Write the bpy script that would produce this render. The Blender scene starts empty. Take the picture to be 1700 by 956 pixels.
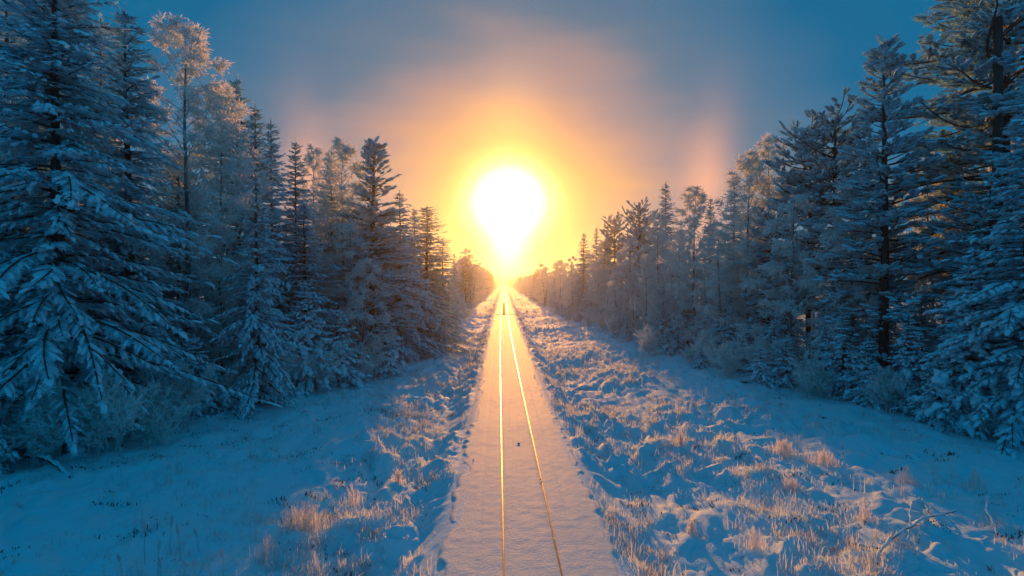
import bpy, math, random
import numpy as np
from mathutils import Vector

R = math.radians
SC = bpy.context.scene
COL = SC.collection

# ------------------------------------------------------------------ camera
CAM_H = 7.8            # eye above the rails
FPX = 812.0            # focal length in pixels of a 1700 px wide frame
YAW, PITCH = R(1.69), R(-0.78)
cd = bpy.data.cameras.new('camera')
cd.sensor_width = 36.0
cd.lens = FPX / 1700 * 36.0
cd.clip_start, cd.clip_end = 0.1, 6000
cam = bpy.data.objects.new('camera', cd)
cam.location = (0, 0, CAM_H)
cam.rotation_euler = (R(90) + PITCH, 0, -YAW)
COL.objects.link(cam)
SC.camera = cam

# ------------------------------------------------------------------ sky
SUN_AZ, SUN_EL = R(1.3), R(9.4)          # azimuth to the right of +Y
SDIR = Vector((math.sin(SUN_AZ) * math.cos(SUN_EL), math.cos(SUN_AZ) * math.cos(SUN_EL), math.sin(SUN_EL)))
world = bpy.data.worlds.new('World')
SC.world = world
world.use_nodes = True
wt = world.node_tree
wt.nodes.clear()


def wn(t, **kw):
    n = wt.nodes.new(t)
    for k, v in kw.items():
        setattr(n, k, v)
    return n


def wm(op, a, b=None, clamp=False):
    n = wn('ShaderNodeMath', operation=op, use_clamp=clamp)
    for i, v in enumerate((a, b)):
        if v is None:
            continue
        if isinstance(v, (int, float)):
            n.inputs[i].default_value = v
        else:
            wt.links.new(v, n.inputs[i])
    return n.outputs[0]


def wdot(vec_out, v):
    n = wn('ShaderNodeVectorMath', operation='DOT_PRODUCT')
    wt.links.new(vec_out, n.inputs[0])
    n.inputs[1].default_value = v
    return n.outputs['Value']


def gauss(x, c, w):
    d = wm('DIVIDE', wm('SUBTRACT', x, c), w)
    return wm('EXPONENT', wm('MULTIPLY', wm('MULTIPLY', d, d), -1.0))


def wscale(color, fac):
    n = wn('ShaderNodeVectorMath', operation='SCALE')
    if isinstance(color, tuple):
        n.inputs[0].default_value = color
    else:
        wt.links.new(color, n.inputs[0])
    if isinstance(fac, (int, float)):
        n.inputs['Scale'].default_value = fac
    else:
        wt.links.new(fac, n.inputs['Scale'])
    return n.outputs[0]


def wadd(a, b):
    n = wn('ShaderNodeVectorMath', operation='ADD')
    wt.links.new(a, n.inputs[0])
    wt.links.new(b, n.inputs[1])
    return n.outputs[0]


tc = wn('ShaderNodeTexCoord')
DIRV = tc.outputs['Generated']
sky = wn('ShaderNodeTexSky', sky_type='NISHITA', sun_disc=False)
sky.sun_elevation = SUN_EL
sky.sun_rotation = SUN_AZ
sky.altitude = 100
sky.air_density, sky.dust_density, sky.ozone_density = 1.0, 0.6, 2.0
tint = wn('ShaderNodeVectorMath', operation='MULTIPLY')
wt.links.new(sky.outputs[0], tint.inputs[0])
SKY = 0.007
tint.inputs[1].default_value = tuple(SKY * c for c in (0.01, 0.75, 1.0))    # low strength, cold arctic cast of the dome
cosang = wdot(DIRV, SDIR)
hx = wdot(DIRV, (math.cos(SUN_AZ), -math.sin(SUN_AZ), 0))
ez = wdot(DIRV, (0, 0, 1))
# angle from the sun, flattened a little so the glow spreads along the horizon
ang = wm('MULTIPLY', wm('ARCCOSINE', wm('MINIMUM', cosang, 0.999999)), 180 / math.pi)
above = wm('MAXIMUM', wm('SUBTRACT', ez, math.sin(SUN_EL)), 0.0)
# thin uneven ice haze: long horizontal wisps that push the glow in and out
wmap = wn('ShaderNodeMapping')
wmap.inputs['Scale'].default_value = (2.2, 2.2, 9.0)
wt.links.new(DIRV, wmap.inputs['Vector'])
wns = wn('ShaderNodeTexNoise')
wns.inputs['Scale'].default_value = 1.6
wns.inputs['Detail'].default_value = 2.5
wns.inputs['Roughness'].default_value = 0.5
wt.links.new(wmap.outputs[0], wns.inputs['Vector'])
wisp = wm('SUBTRACT', wns.outputs['Fac'], 0.5)
far_ = wm('DIVIDE', wm('SUBTRACT', ang, 4.5), 9.0, clamp=True)
# the glow lies wider along the horizon than above the sun
wide = wm('SUBTRACT', 1.0, wm('MULTIPLY', gauss(ez, math.sin(SUN_EL) - 0.02, 0.17), wm('MULTIPLY', far_, 0.15)))
ang2 = wm('ADD', wm('ADD', wm('MULTIPLY', ang, wide), wm('MULTIPLY', above, 9.0)), wm('MULTIPLY', wm('MULTIPLY', wisp, far_), 9.0))
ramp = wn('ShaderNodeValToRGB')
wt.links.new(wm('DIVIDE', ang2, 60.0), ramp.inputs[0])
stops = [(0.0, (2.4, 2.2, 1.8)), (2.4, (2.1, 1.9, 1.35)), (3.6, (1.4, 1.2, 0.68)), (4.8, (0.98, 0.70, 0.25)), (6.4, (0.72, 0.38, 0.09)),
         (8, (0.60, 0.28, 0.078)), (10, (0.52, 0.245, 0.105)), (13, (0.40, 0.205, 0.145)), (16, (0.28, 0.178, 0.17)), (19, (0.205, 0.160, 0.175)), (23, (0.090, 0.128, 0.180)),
         (29, (0.045, 0.113, 0.190)), (36, (0.001, 0.088, 0.190)), (48, (0.001, 0.094, 0.20)), (60, (0.001, 0.108, 0.235))]  # outermost stops raised, out of view, as added fill for the shaded snow
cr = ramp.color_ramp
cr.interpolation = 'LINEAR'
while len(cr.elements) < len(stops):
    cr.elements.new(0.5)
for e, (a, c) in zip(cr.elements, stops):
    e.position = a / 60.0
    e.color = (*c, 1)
pillar = wm('MULTIPLY', gauss(hx, wm('MULTIPLY', wisp, 0.05), 0.07), gauss(ez, math.sin(SUN_EL) + 0.07, 0.15))
tail = wm('MULTIPLY', gauss(hx, 0.0, 0.034), gauss(ez, math.sin(SUN_EL) - 0.082, 0.060))
ahx = wm('ABSOLUTE', hx)
dogs = wm('MULTIPLY', gauss(ahx, math.sin(R(21.6)), 0.038), gauss(ez, math.sin(SUN_EL) + 0.0, 0.12))
front = wm('GREATER_THAN', cosang, 0.0)
extra = wscale(wadd(wadd(wscale((1.9, 1.4, 0.6), tail), wscale((0.26, 0.13, 0.03), pillar)), wscale((0.42, 0.13, 0.01), dogs)), front)
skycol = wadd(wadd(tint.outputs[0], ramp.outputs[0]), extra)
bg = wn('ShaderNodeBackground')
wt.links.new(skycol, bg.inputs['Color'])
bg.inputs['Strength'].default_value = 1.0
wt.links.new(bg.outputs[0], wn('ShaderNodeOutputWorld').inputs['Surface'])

# ------------------------------------------------------------------ sun
sl = bpy.data.lights.new('sun', 'SUN')
sl.energy = 3.3
sl.angle = R(0.6)
sl.color = (1.0, 0.37, 0.05)
sun = bpy.data.objects.new('sun', sl)
sun.rotation_euler = SDIR.to_track_quat('Z', 'Y').to_euler()
sun.location = (0, 60, 60)
COL.objects.link(sun)

vs = SC.view_settings
vs.view_transform = 'Standard'
vs.look = 'None'
vs.exposure = 0.45
vs.gamma = 1.0
SC.cycles.volume_bounces = 0
SC.cycles.max_bounces = 9
SC.cycles.diffuse_bounces = 7
SC.cycles.glossy_bounces = 2
SC.cycles.transmission_bounces = 7
SC.cycles.transparent_max_bounces = 4
SC.cycles.sample_clamp_indirect = 4.0

# ------------------------------------------------------------------ helpers
rng = np.random.default_rng(7)


def pix(px, py, d):
    """The point at ground distance d that photograph pixel (px, py) looks at."""
    x, y, z = (px - 850) / FPX, -(py - 478) / FPX, -1.0
    # camera space -> world
    cp, sp = math.cos(R(90) + PITCH), math.sin(R(90) + PITCH)
    y, z = y * cp - z * sp, y * sp + z * cp
    c, s = math.cos(-YAW), math.sin(-YAW)
    x, y = x * c - y * s, x * s + y * c
    return (d * x / y, d, CAM_H + d * z / y)


class Noise2:
    def __init__(self, seed):
        self.t = np.random.default_rng(seed).random((256, 256))

    def __call__(self, x, y):
        xi, yi = np.floor(x).astype(int), np.floor(y).astype(int)
        fx, fy = x - xi, y - yi
        fx = fx * fx * fx * (fx * (fx * 6 - 15) + 10)
        fy = fy * fy * fy * (fy * (fy * 6 - 15) + 10)
        a = self.t[xi % 256, yi % 256]
        b = self.t[(xi + 1) % 256, yi % 256]
        c = self.t[xi % 256, (yi + 1) % 256]
        d = self.t[(xi + 1) % 256, (yi + 1) % 256]
        return (a * (1 - fx) + b * fx) * (1 - fy) + (c * (1 - fx) + d * fx) * fy - 0.5


N1, N2_, N3 = Noise2(1), Noise2(2), Noise2(3)


def sstep(a, b, x):
    t = np.clip((x - a) / (b - a), 0, 1)
    return t * t * (3 - 2 * t)


TRACK_X = 0.91


def track(y):
    """Lateral place of the track centre: straight, then bending slightly right."""
    y = np.asarray(y, float)
    return TRACK_X + 0.0130 * 22 * np.log1p(np.exp(np.clip((y - 62) / 22, -30, 30)))


def ground_z(x, y, fine=True):
    x, y = np.asarray(x, float), np.asarray(y, float)
    u = x - track(y)
    au = np.abs(u)
    wob = N1(x * 0.35 + 9, y * 0.35) * 0.5
    z = -1.0 * sstep(2.2, 4.3 + wob, au)
    z = z + np.where(u > 0, 0.75 * sstep(5.0, 11.5, u) + 0.55 * sstep(11.5, 17, u),
                     0.55 * sstep(4.6, 8.5, -u) + 0.55 * sstep(9, 20, -u))
    z = z + N2_(x * 0.09, y * 0.07) * 0.55 * sstep(3.5, 9, au)
    if fine:
        side = sstep(2.5, 3.2, au)
        rough_r = side * (1 - 0.8 * sstep(14.5, 18.5, u + N1(x * .2, y * .2) * 5)) * (u > 0)
        rough_l = side * (1 - 0.58 * sstep(5.5, 9.5, -u + N1(x * .2, y * .2) * 4)) * (u < 0)
        m = rough_r + rough_l
        # snowed-over tussocks: steep little mounds with creases and hollows between
        qx, qy = x + N3(x * .8, y * .8) * 1.2, y + N3(x * .8 + 50, y * .8) * 1.2
        t1 = np.abs(N1(qx * 0.95, qy * 0.75)) * 2
        t2 = np.abs(N2_(qx * 2.3, qy * 1.7)) * 2
        t3 = np.abs(N3(qx * 4.8, qy * 3.4)) * 2
        c1 = np.sqrt(np.clip(N2_(qx * 1.15 + 7, qy * .95 + 3) * 2 + .05, 0, 1))
        c2 = np.sqrt(np.clip(N3(qx * 2.4 + 17, qy * 1.9 + 13) * 2 - .02, 0, 1))
        patch = 0.45 + 0.9 * sstep(-0.2, 0.25, N1(x * .21 + 31, y * .17))
        z = z + m * patch * (0.30 * (t1 - .35) + 0.22 * (t2 - .35) + 0.12 * (t3 - .35) + .26 * c1 + .17 * c2)
        # drifts and buried stumps on the calmer snow
        calm = side * (1 - .6 * m)
        z = z + calm * (N1(x * .9, y * .7) * 0.20 + .22 * np.sqrt(np.clip(N2_(qx * .9 + 40, qy * .8 + 4) * 2 - .25, 0, 1)) + N3(x * 2.6, y * 2.2) * .09)
    return z


def gz(x, y):
    return float(ground_z(np.array([x]), np.array([y]), fine=False)[0])


def gzf(x, y):
    return float(ground_z(np.array([x]), np.array([y]))[0])


def mesh_from(name, verts, faces, mats, mat_idx=None, smooth=True):
    """verts (N,3); faces (M,3) or (M,4) numpy -> mesh."""
    me = bpy.data.meshes.new(name)
    verts = np.ascontiguousarray(verts, np.float32)
    faces = np.ascontiguousarray(faces, np.int32)
    k = faces.shape[1]
    me.vertices.add(len(verts))
    me.vertices.foreach_set('co', verts.ravel())
    me.loops.add(faces.size)
    me.loops.foreach_set('vertex_index', faces.ravel())
    me.polygons.add(len(faces))
    me.polygons.foreach_set('loop_start', np.arange(0, faces.size, k, dtype=np.int32))
    me.polygons.foreach_set('loop_total', np.full(len(faces), k, np.int32))
    for m in (mats if isinstance(mats, (list, tuple)) else [mats]):
        me.materials.append(m)
    if mat_idx is not None:
        me.polygons.foreach_set('material_index', np.ascontiguousarray(mat_idx, np.int32))
    me.polygons.foreach_set('use_smooth', np.full(len(faces), smooth, bool))
    me.update(calc_edges=True)
    me.validate()
    return me


def link(name, me, parent=None, **props):
    o = bpy.data.objects.new(name, me)
    COL.objects.link(o)
    if parent is not None:
        o.parent = parent
    for k, v in props.items():
        o[k] = v
    return o


class Geo:
    """Collects triangle soups."""

    def __init__(self):
        self.v, self.f, self.n = [], [], 0

    def add(self, v, f):
        self.v.append(np.asarray(v, float).reshape(-1, 3))
        self.f.append(np.asarray(f, int) + self.n)
        self.n += len(self.v[-1])

    def inst(self, tpl, pos, mats):
        """tpl = (verts k,3; tris); pos (N,3); mats (N,3,3) with columns = scaled axes."""
        tv, tf = tpl
        N = len(pos)
        if N == 0:
            return
        v = np.einsum('nij,kj->nki', mats, tv) + pos[:, None, :]
        f = (tf[None] + (np.arange(N) * len(tv))[:, None, None]).reshape(-1, 3)
        self.add(v.reshape(-1, 3), f)

    def tube(self, pts, rad, k=6):
        pts = np.asarray(pts, float)
        rad = np.asarray(rad, float)
        n = len(pts)
        t = np.gradient(pts, axis=0)
        t /= np.linalg.norm(t, axis=1)[:, None] + 1e-9
        ref = np.array([0, 0, 1.0]) if abs(t[0, 2]) < 0.9 else np.array([1.0, 0, 0])
        a = np.cross(t, ref)
        a /= np.linalg.norm(a, axis=1)[:, None] + 1e-9
        b = np.cross(t, a)
        th = np.arange(k) / k * 2 * np.pi
        ring = a[:, None, :] * np.cos(th)[None, :, None] + b[:, None, :] * np.sin(th)[None, :, None]
        v = (pts[:, None, :] + ring * rad[:, None, None]).reshape(-1, 3)
        i = np.arange(n - 1)[:, None] * k
        j = np.arange(k)[None, :]
        j2 = (j + 1) % k
        q = np.stack([i + j, i + j2, i + k + j2, i + k + j], -1).reshape(-1, 4)
        f = np.concatenate([q[:, [0, 1, 2]], q[:, [0, 2, 3]]])
        self.add(v, f)

    def mesh(self, name, mats, smooth=True):
        return mesh_from(name, np.concatenate(self.v), np.concatenate(self.f), mats, smooth=smooth)


def basis(d, up, L, W, H):
    """Columns: axis along d scaled L, sideways scaled W, upward scaled H. d (N,3)."""
    d = d / (np.linalg.norm(d, axis=1)[:, None] + 1e-9)
    up = np.broadcast_to(np.asarray(up, float), d.shape)
    s = np.cross(up, d)
    s /= np.linalg.norm(s, axis=1)[:, None] + 1e-6
    n = np.cross(d, s)
    L, W, H = (np.broadcast_to(np.asarray(q, float), (len(d),)) for q in (L, W, H))
    return np.stack([d * L[:, None], s * W[:, None], n * H[:, None]], -1)


# templates -----------------------------------------------------------------
def tpl_pad(seg=7, seed=0):
    """A rounded cushion of snow lying along +X from 0 to 1, unit half-width, unit height."""
    r = np.random.default_rng(seed)
    v, f = [], []
    rings = [(0.0, 1.0, -0.12), (0.5, 0.86, 0.55)]
    for (hh, rad, z) in rings:
        for i in range(seg):
            a = 2 * np.pi * i / seg
            k = rad * (1 + r.uniform(-.16, .16))
            v.append((0.5 + 0.54 * k * np.cos(a), k * np.sin(a), z + r.uniform(-.14, .14)))
    v.append((0.5, 0, 1.0))
    for i in range(seg):
        j = (i + 1) % seg
        f += [(i, j, seg + j), (i, seg + j, seg + i), (seg + i, seg + j, 2 * seg)]
    return np.array(v, float), np.array(f)


def tpl_spray(n=7, seed=0):
    """A flat needle-bearing twig along +X, unit half-width."""
    r = np.random.default_rng(seed)
    v = [(0, -.16, 0), (0, .16, 0), (.75, .12, -.03), (1.05, 0, -.05), (.75, -.12, -.03)]
    f = [(0, 1, 2), (0, 2, 4), (4, 2, 3)]
    for s in (-1, 1):
        for i in range(n):
            t = (i + .3 * r.random()) / n
            w = (1 - .55 * t) * r.uniform(.75, 1.1)
            b = len(v)
            dz = r.uniform(-.9, .35)
            v += [(t, 0, 0), (t + .15, 0, 0), (t + .2 + .12 * r.random(), s * w, dz * .5)]
            f.append((b, b + 1, b + 2))
    return np.array(v, float), np.array(f)


def tpl_brush(n=17, seed=0):
    """Pine shoot: needles standing round an axis along +X."""
    r = np.random.default_rng(seed)
    v, f = [], []
    for i in range(n):
        t = .15 + .85 * i / n
        a = i * 2.4 + r.uniform(-.3, .3)
        l = r.uniform(.8, 1.1) * (1.0 - .25 * t)
        c, s = np.cos(a), np.sin(a)
        b = len(v)
        v += [(t - .05, -.06 * s, .06 * c), (t + .06, .10 * s, -.10 * c), (t + .34, c * l, s * l)]
        f.append((b, b + 1, b + 2))
    return np.array(v, float), np.array(f)


def tpl_frost(n=8, seed=0, w=.035):
    """Rimed twig along +X with side twigs in all directions."""
    r = np.random.default_rng(seed)
    v = [(0, -w, 0), (0, w, 0), (1, 0, 0), (0, 0, -w), (0, 0, w)]
    f = [(0, 1, 2), (3, 4, 2)]
    for i in range(n):
        t = .1 + .8 * i / n
        a = r.uniform(0, 2 * np.pi)
        l = r.uniform(.16, .36) * (1.1 - .5 * t)
        c, s = np.cos(a), np.sin(a)
        b = len(v)
        v += [(t, -s * w, c * w), (t + w * 1.6, s * w, -c * w), (t + .22 + .15 * r.random(), c * l, s * l)]
        f.append((b, b + 1, b + 2))
    return np.array(v, float), np.array(f)


def tpl_mitten(seed):
    """A lumpy, drooping mitten of snow: several merged rounded knuckles along +X."""
    r = np.random.default_rng(seed)
    n, k = 7, 8
    ph = r.uniform(0, 6.28, 4)
    v = []
    for i in range(n):
        t = i / (n - 1)
        w = math.sin(math.pi * min(1, .12 + .80 * t + .04)) ** .6 * (.75 + .25 * math.sin(t * 9 + ph[0]))
        zc = -.9 * t ** 2.2
        for j in range(k):
            a = math.pi * (j / (k - 1))
            ww = w * (1 + .22 * math.sin(3 * a + ph[1] + 4 * t)) * (1 + r.uniform(-.1, .1))
            v.append((t, ww * math.cos(a), zc + w * (1.0 + .25 * math.sin(t * 11 + ph[2])) * math.sin(a) - .1 + r.uniform(-.06, .06)))
    f = []
    for i in range(n - 1):
        for j in range(k - 1):
            p = i * k + j
            f += [(p, p + 1, p + k + 1), (p, p + k + 1, p + k)]
    return np.array(v, float), np.array(f)


PADS = [tpl_pad(6, s) for s in range(3)]
MITTEN = [tpl_mitten(s) for s in range(4)]
SPRAYS = [tpl_spray(7, s) for s in range(3)]
BRUSH = [tpl_brush(18, s) for s in range(3)]
FROST = [tpl_frost(6, s, .05) for s in range(4)]


# ------------------------------------------------------------------ materials
def material(name):
    m = bpy.data.materials.new(name)
    m.use_nodes = True
    t = m.node_tree
    p = t.nodes['Principled BSDF']
    return m, t, p


def ramp_node(t, stops):
    r = t.nodes.new('ShaderNodeValToRGB')
    e = r.color_ramp.elements
    while len(e) < len(stops):
        e.new(.5)
    for q, (a, c) in zip(e, stops):
        q.position = a
        q.color = (*c, 1)
    return r


def noise_node(t, scale, detail=4, rough=.55, coord='Object'):
    tcn = t.nodes.new('ShaderNodeTexCoord')
    n = t.nodes.new('ShaderNodeTexNoise')
    n.inputs['Scale'].default_value = scale
    n.inputs['Detail'].default_value = detail
    n.inputs['Roughness'].default_value = rough
    t.links.new(tcn.outputs[coord], n.inputs['Vector'])
    return n


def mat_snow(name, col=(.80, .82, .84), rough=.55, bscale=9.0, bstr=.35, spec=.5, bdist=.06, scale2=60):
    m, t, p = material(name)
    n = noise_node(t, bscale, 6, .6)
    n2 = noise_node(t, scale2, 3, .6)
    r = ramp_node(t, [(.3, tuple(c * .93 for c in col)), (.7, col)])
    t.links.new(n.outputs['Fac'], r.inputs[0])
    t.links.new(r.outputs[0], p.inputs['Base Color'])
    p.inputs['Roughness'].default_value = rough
    p.inputs['Specular IOR Level'].default_value = spec
    ad = t.nodes.new('ShaderNodeMath')
    ad.operation = 'MULTIPLY_ADD'
    t.links.new(n2.outputs['Fac'], ad.inputs[0])
    ad.inputs[1].default_value = .35
    t.links.new(n.outputs['Fac'], ad.inputs[2])
    b = t.nodes.new('ShaderNodeBump')
    b.inputs['Strength'].default_value = bstr
    b.inputs['Distance'].default_value = bdist
    t.links.new(ad.outputs[0], b.inputs['Height'])
    t.links.new(b.outputs[0], p.inputs['Normal'])
    return m


def mat_translucent(name, c1, c2, tr=.35, scale=3.0, rough=.7, lo=.35, hi=.65, glow=None):
    """Thin rimed twigs or needles: part of the light comes through."""
    m, t, p = material(name)
    n = noise_node(t, scale, 4, .6)
    r = ramp_node(t, [(lo, c1), (hi, c2)])
    t.links.new(n.outputs['Fac'], r.inputs[0])
    t.links.new(r.outputs[0], p.inputs['Base Color'])
    p.inputs['Roughness'].default_value = rough
    p.inputs['Specular IOR Level'].default_value = .3
    tb = t.nodes.new('ShaderNodeBsdfTranslucent')
    if glow:
        tb.inputs['Color'].default_value = (*glow, 1)
    else:
        t.links.new(r.outputs[0], tb.inputs['Color'])
    mx = t.nodes.new('ShaderNodeMixShader')
    mx.inputs[0].default_value = tr
    t.links.new(p.outputs[0], mx.inputs[1])
    t.links.new(tb.outputs[0], mx.inputs[2])
    t.links.new(mx.outputs[0], t.nodes['Material Output'].inputs['Surface'])
    return m


def mat_bark(name, c1, c2, scale=6):
    m, t, p = material(name)
    n = noise_node(t, scale, 6, .65)
    mp = t.nodes.new('ShaderNodeMapping')
    mp.inputs['Scale'].default_value = (1, 1, .18)
    t.links.new(n.inputs['Vector'].links[0].from_socket, mp.inputs['Vector'])
    t.links.new(mp.outputs[0], n.inputs['Vector'])
    r = ramp_node(t, [(.35, c1), (.7, c2)])
    t.links.new(n.outputs['Fac'], r.inputs[0])
    t.links.new(r.outputs[0], p.inputs['Base Color'])
    p.inputs['Roughness'].default_value = .9
    b = t.nodes.new('ShaderNodeBump')
    b.inputs['Strength'].default_value = .7
    b.inputs['Distance'].default_value = .03
    t.links.new(n.outputs['Fac'], b.inputs['Height'])
    t.links.new(b.outputs[0], p.inputs['Normal'])
    return m


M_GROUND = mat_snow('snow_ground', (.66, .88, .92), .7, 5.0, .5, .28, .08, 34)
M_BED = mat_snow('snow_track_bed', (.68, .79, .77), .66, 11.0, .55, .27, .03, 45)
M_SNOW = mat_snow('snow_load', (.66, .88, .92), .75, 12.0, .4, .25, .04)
M_NEEDLE = mat_translucent('spruce_needles', (.05, .11, .115), (.52, .78, .83), .34, 2.6, .7, .27, .50)
M_PINEN = mat_translucent('pine_needles', (.05, .11, .11), (.47, .73, .77), .33, 2.6, .7, .31, .56)
M_FROST = mat_translucent('rimed_twigs', (.58, .88, .92), (.70, .95, .97), .58, 2.5, .7, glow=(.93, .86, .80))
M_GRASS = mat_translucent('rimed_grass', (.62, .64, .62), (.86, .90, .92), .58, 1.2, .7)
M_TUFT = mat_translucent('rimed_stalks', (.74, .74, .72), (.88, .90, .91), .62, 1.2, .7, glow=(.92, .88, .82))
M_HEATH = mat_translucent('bare_heather', (.05, .045, .04), (.22, .21, .20), .2, 2.0, .8)
M_BARK = mat_bark('conifer_bark', (.030, .024, .020), (.11, .085, .065))
M_BIRCHB = mat_bark('birch_bark', (.06, .055, .05), (.30, .29, .28), 4)
M_WOOD = mat_bark('weathered_wood', (.035, .028, .022), (.085, .07, .055), 5)


def mat_rail():
    m, t, p = material('rail_steel')
    n = noise_node(t, 3.0, 4, .6)
    r = ramp_node(t, [(.35, (.11, .10, .085)), (.7, (.27, .25, .21))])
    t.links.new(n.outputs['Fac'], r.inputs[0])
    t.links.new(r.outputs[0], p.inputs['Base Color'])
    p.inputs['Metallic'].default_value = .7
    p.inputs['Roughness'].default_value = .26
    return m


M_RAIL = mat_rail()


# ================================================================== THE SETTING
def axis(lo, hi, fine_lo, fine_hi, step, grow):
    a = list(np.arange(fine_lo, fine_hi + 1e-6, step))
    s, x = step, fine_hi
    while x < hi:
        s *= grow
        x += s
        a.append(min(x, hi))
    s, x = step, fine_lo
    b = []
    while x > lo:
        s *= grow
        x -= s
        b.append(max(x, lo))
    return np.array(b[::-1] + a)


def build_ground():
    xs = axis(-170, 170, -20, 22, .125, 1.13)
    ys = [-45, -30, -18, -9, -3, 2, 6, 9]
    y = 10.5
    while y < 980:
        ys.append(y)
        y += max(.10, .0088 * y)
    ys = np.array(ys + [985.0])
    Y, U = np.meshgrid(ys, xs, indexing='ij')
    X = U + track(Y)
    Z = ground_z(X, Y)
    u = np.abs(U)
    Z = Z - .22 * (1 - sstep(1.6, 2.15, u))          # tucked under the track bed
    ny, nx = X.shape
    v = np.stack([X, Y, Z], -1).reshape(-1, 3)
    i = (np.arange(ny - 1)[:, None] * nx + np.arange(nx - 1)[None]).ravel()
    f = np.stack([i, i + 1, i + nx + 1, i + nx], -1)
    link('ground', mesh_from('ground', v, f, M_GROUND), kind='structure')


def build_bed():
    us = np.concatenate([[-2.9, -2.75], np.arange(-2.6, 2.61, .08), [2.75, 2.9]])
    ys = []
    y = 8.0
    while y < 980:
        ys.append(y)
        y += max(.09, .006 * y)
    ys = np.array(ys)
    Y, U = np.meshgrid(ys, us, indexing='ij')
    X = U + track(Y)
    au = np.abs(U)
    edge = 2.38 + N1(Y * .9, U + 3) * .34 + N2_(Y * 2.7, U * 0 + 8 + 5 * np.sign(U)) * .30 + N3(Y * .13, U * 0) * .30
    Z = .008 * N1(X * 2.1, Y * 1.6) + .009 * N2_(X * 3.5, Y * 6.1) + .010 * N3(X * 6, Y * 11) + .03 * N1(X * .5, Y * .3)
    Z = Z - .55 * sstep(edge - .10, edge + .38, au)
    for s in (-1, 1):                                # a shallow flange groove beside each rail
        d = np.abs(U - s * .77)
        Z = Z - (.020 + .03 * N1(Y * .7 + s * 9, Y * 0 + 2)) * np.exp(-(d / .08) ** 2)
    for c in (-.25, .22, 1.45, -1.5):                # faint long lines pressed by passing trains
        Z = Z - .010 * np.exp(-((U - c - .1 * N2_(Y * .05, Y * 0 + c)) / .07) ** 2)
    ny, nx = X.shape
    v = np.stack([X, Y, Z], -1).reshape(-1, 3)
    i = (np.arange(ny - 1)[:, None] * nx + np.arange(nx - 1)[None]).ravel()
    f = np.stack([i, i + 1, i + nx + 1, i + nx], -1)
    link('track_bed', mesh_from('track_bed', v, f, M_BED), kind='structure')


build_ground()
build_bed()


def build_rails():
    root = link('railway_track', None, label='railway track running straight into the low sun through snow', category='railway track')
    ys = [8.0]
    while ys[-1] < 975:
        ys.append(ys[-1] + max(.6, .02 * ys[-1]))
    ys = np.array(ys)
    prof = [(-.023, -.12), (-.024, .003), (-.018, .011), (.018, .011), (.024, .003), (.023, -.12)]
    for s, lab in ((-1, 'left rail gleaming gold'), (1, 'right rail gleaming gold')):
        cx = track(ys) + s * .77
        v = np.array([[(x + a, y, b) for a, b in prof] for x, y in zip(cx, ys)]).reshape(-1, 3)
        k = len(prof)
        i = (np.arange(len(ys) - 1)[:, None] * k + np.arange(k - 1)[None]).ravel()
        f = np.stack([i, i + 1, i + k + 1, i + k], -1)
        link('rail', mesh_from('rail', v, f, M_RAIL, smooth=False), root, label=lab)


build_rails()


# ================================================================== TREES
def wiggle_line(h, seed, n=14, amp=.12, lean=(0, 0)):
    r = np.random.default_rng(seed)
    z = np.linspace(0, h, n)
    x = np.cumsum(r.normal(0, amp, n)) * .25 + lean[0] * z
    y = np.cumsum(r.normal(0, amp, n)) * .25 + lean[1] * z
    return np.stack([x - x[0], y - y[0], z], -1)


def along(line, t):
    n = len(line) - 1
    f = np.clip(t, 0, 1) * n
    i = np.minimum(f.astype(int), n - 1)
    return line[i] + (line[i + 1] - line[i]) * (f - i)[:, None]


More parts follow.
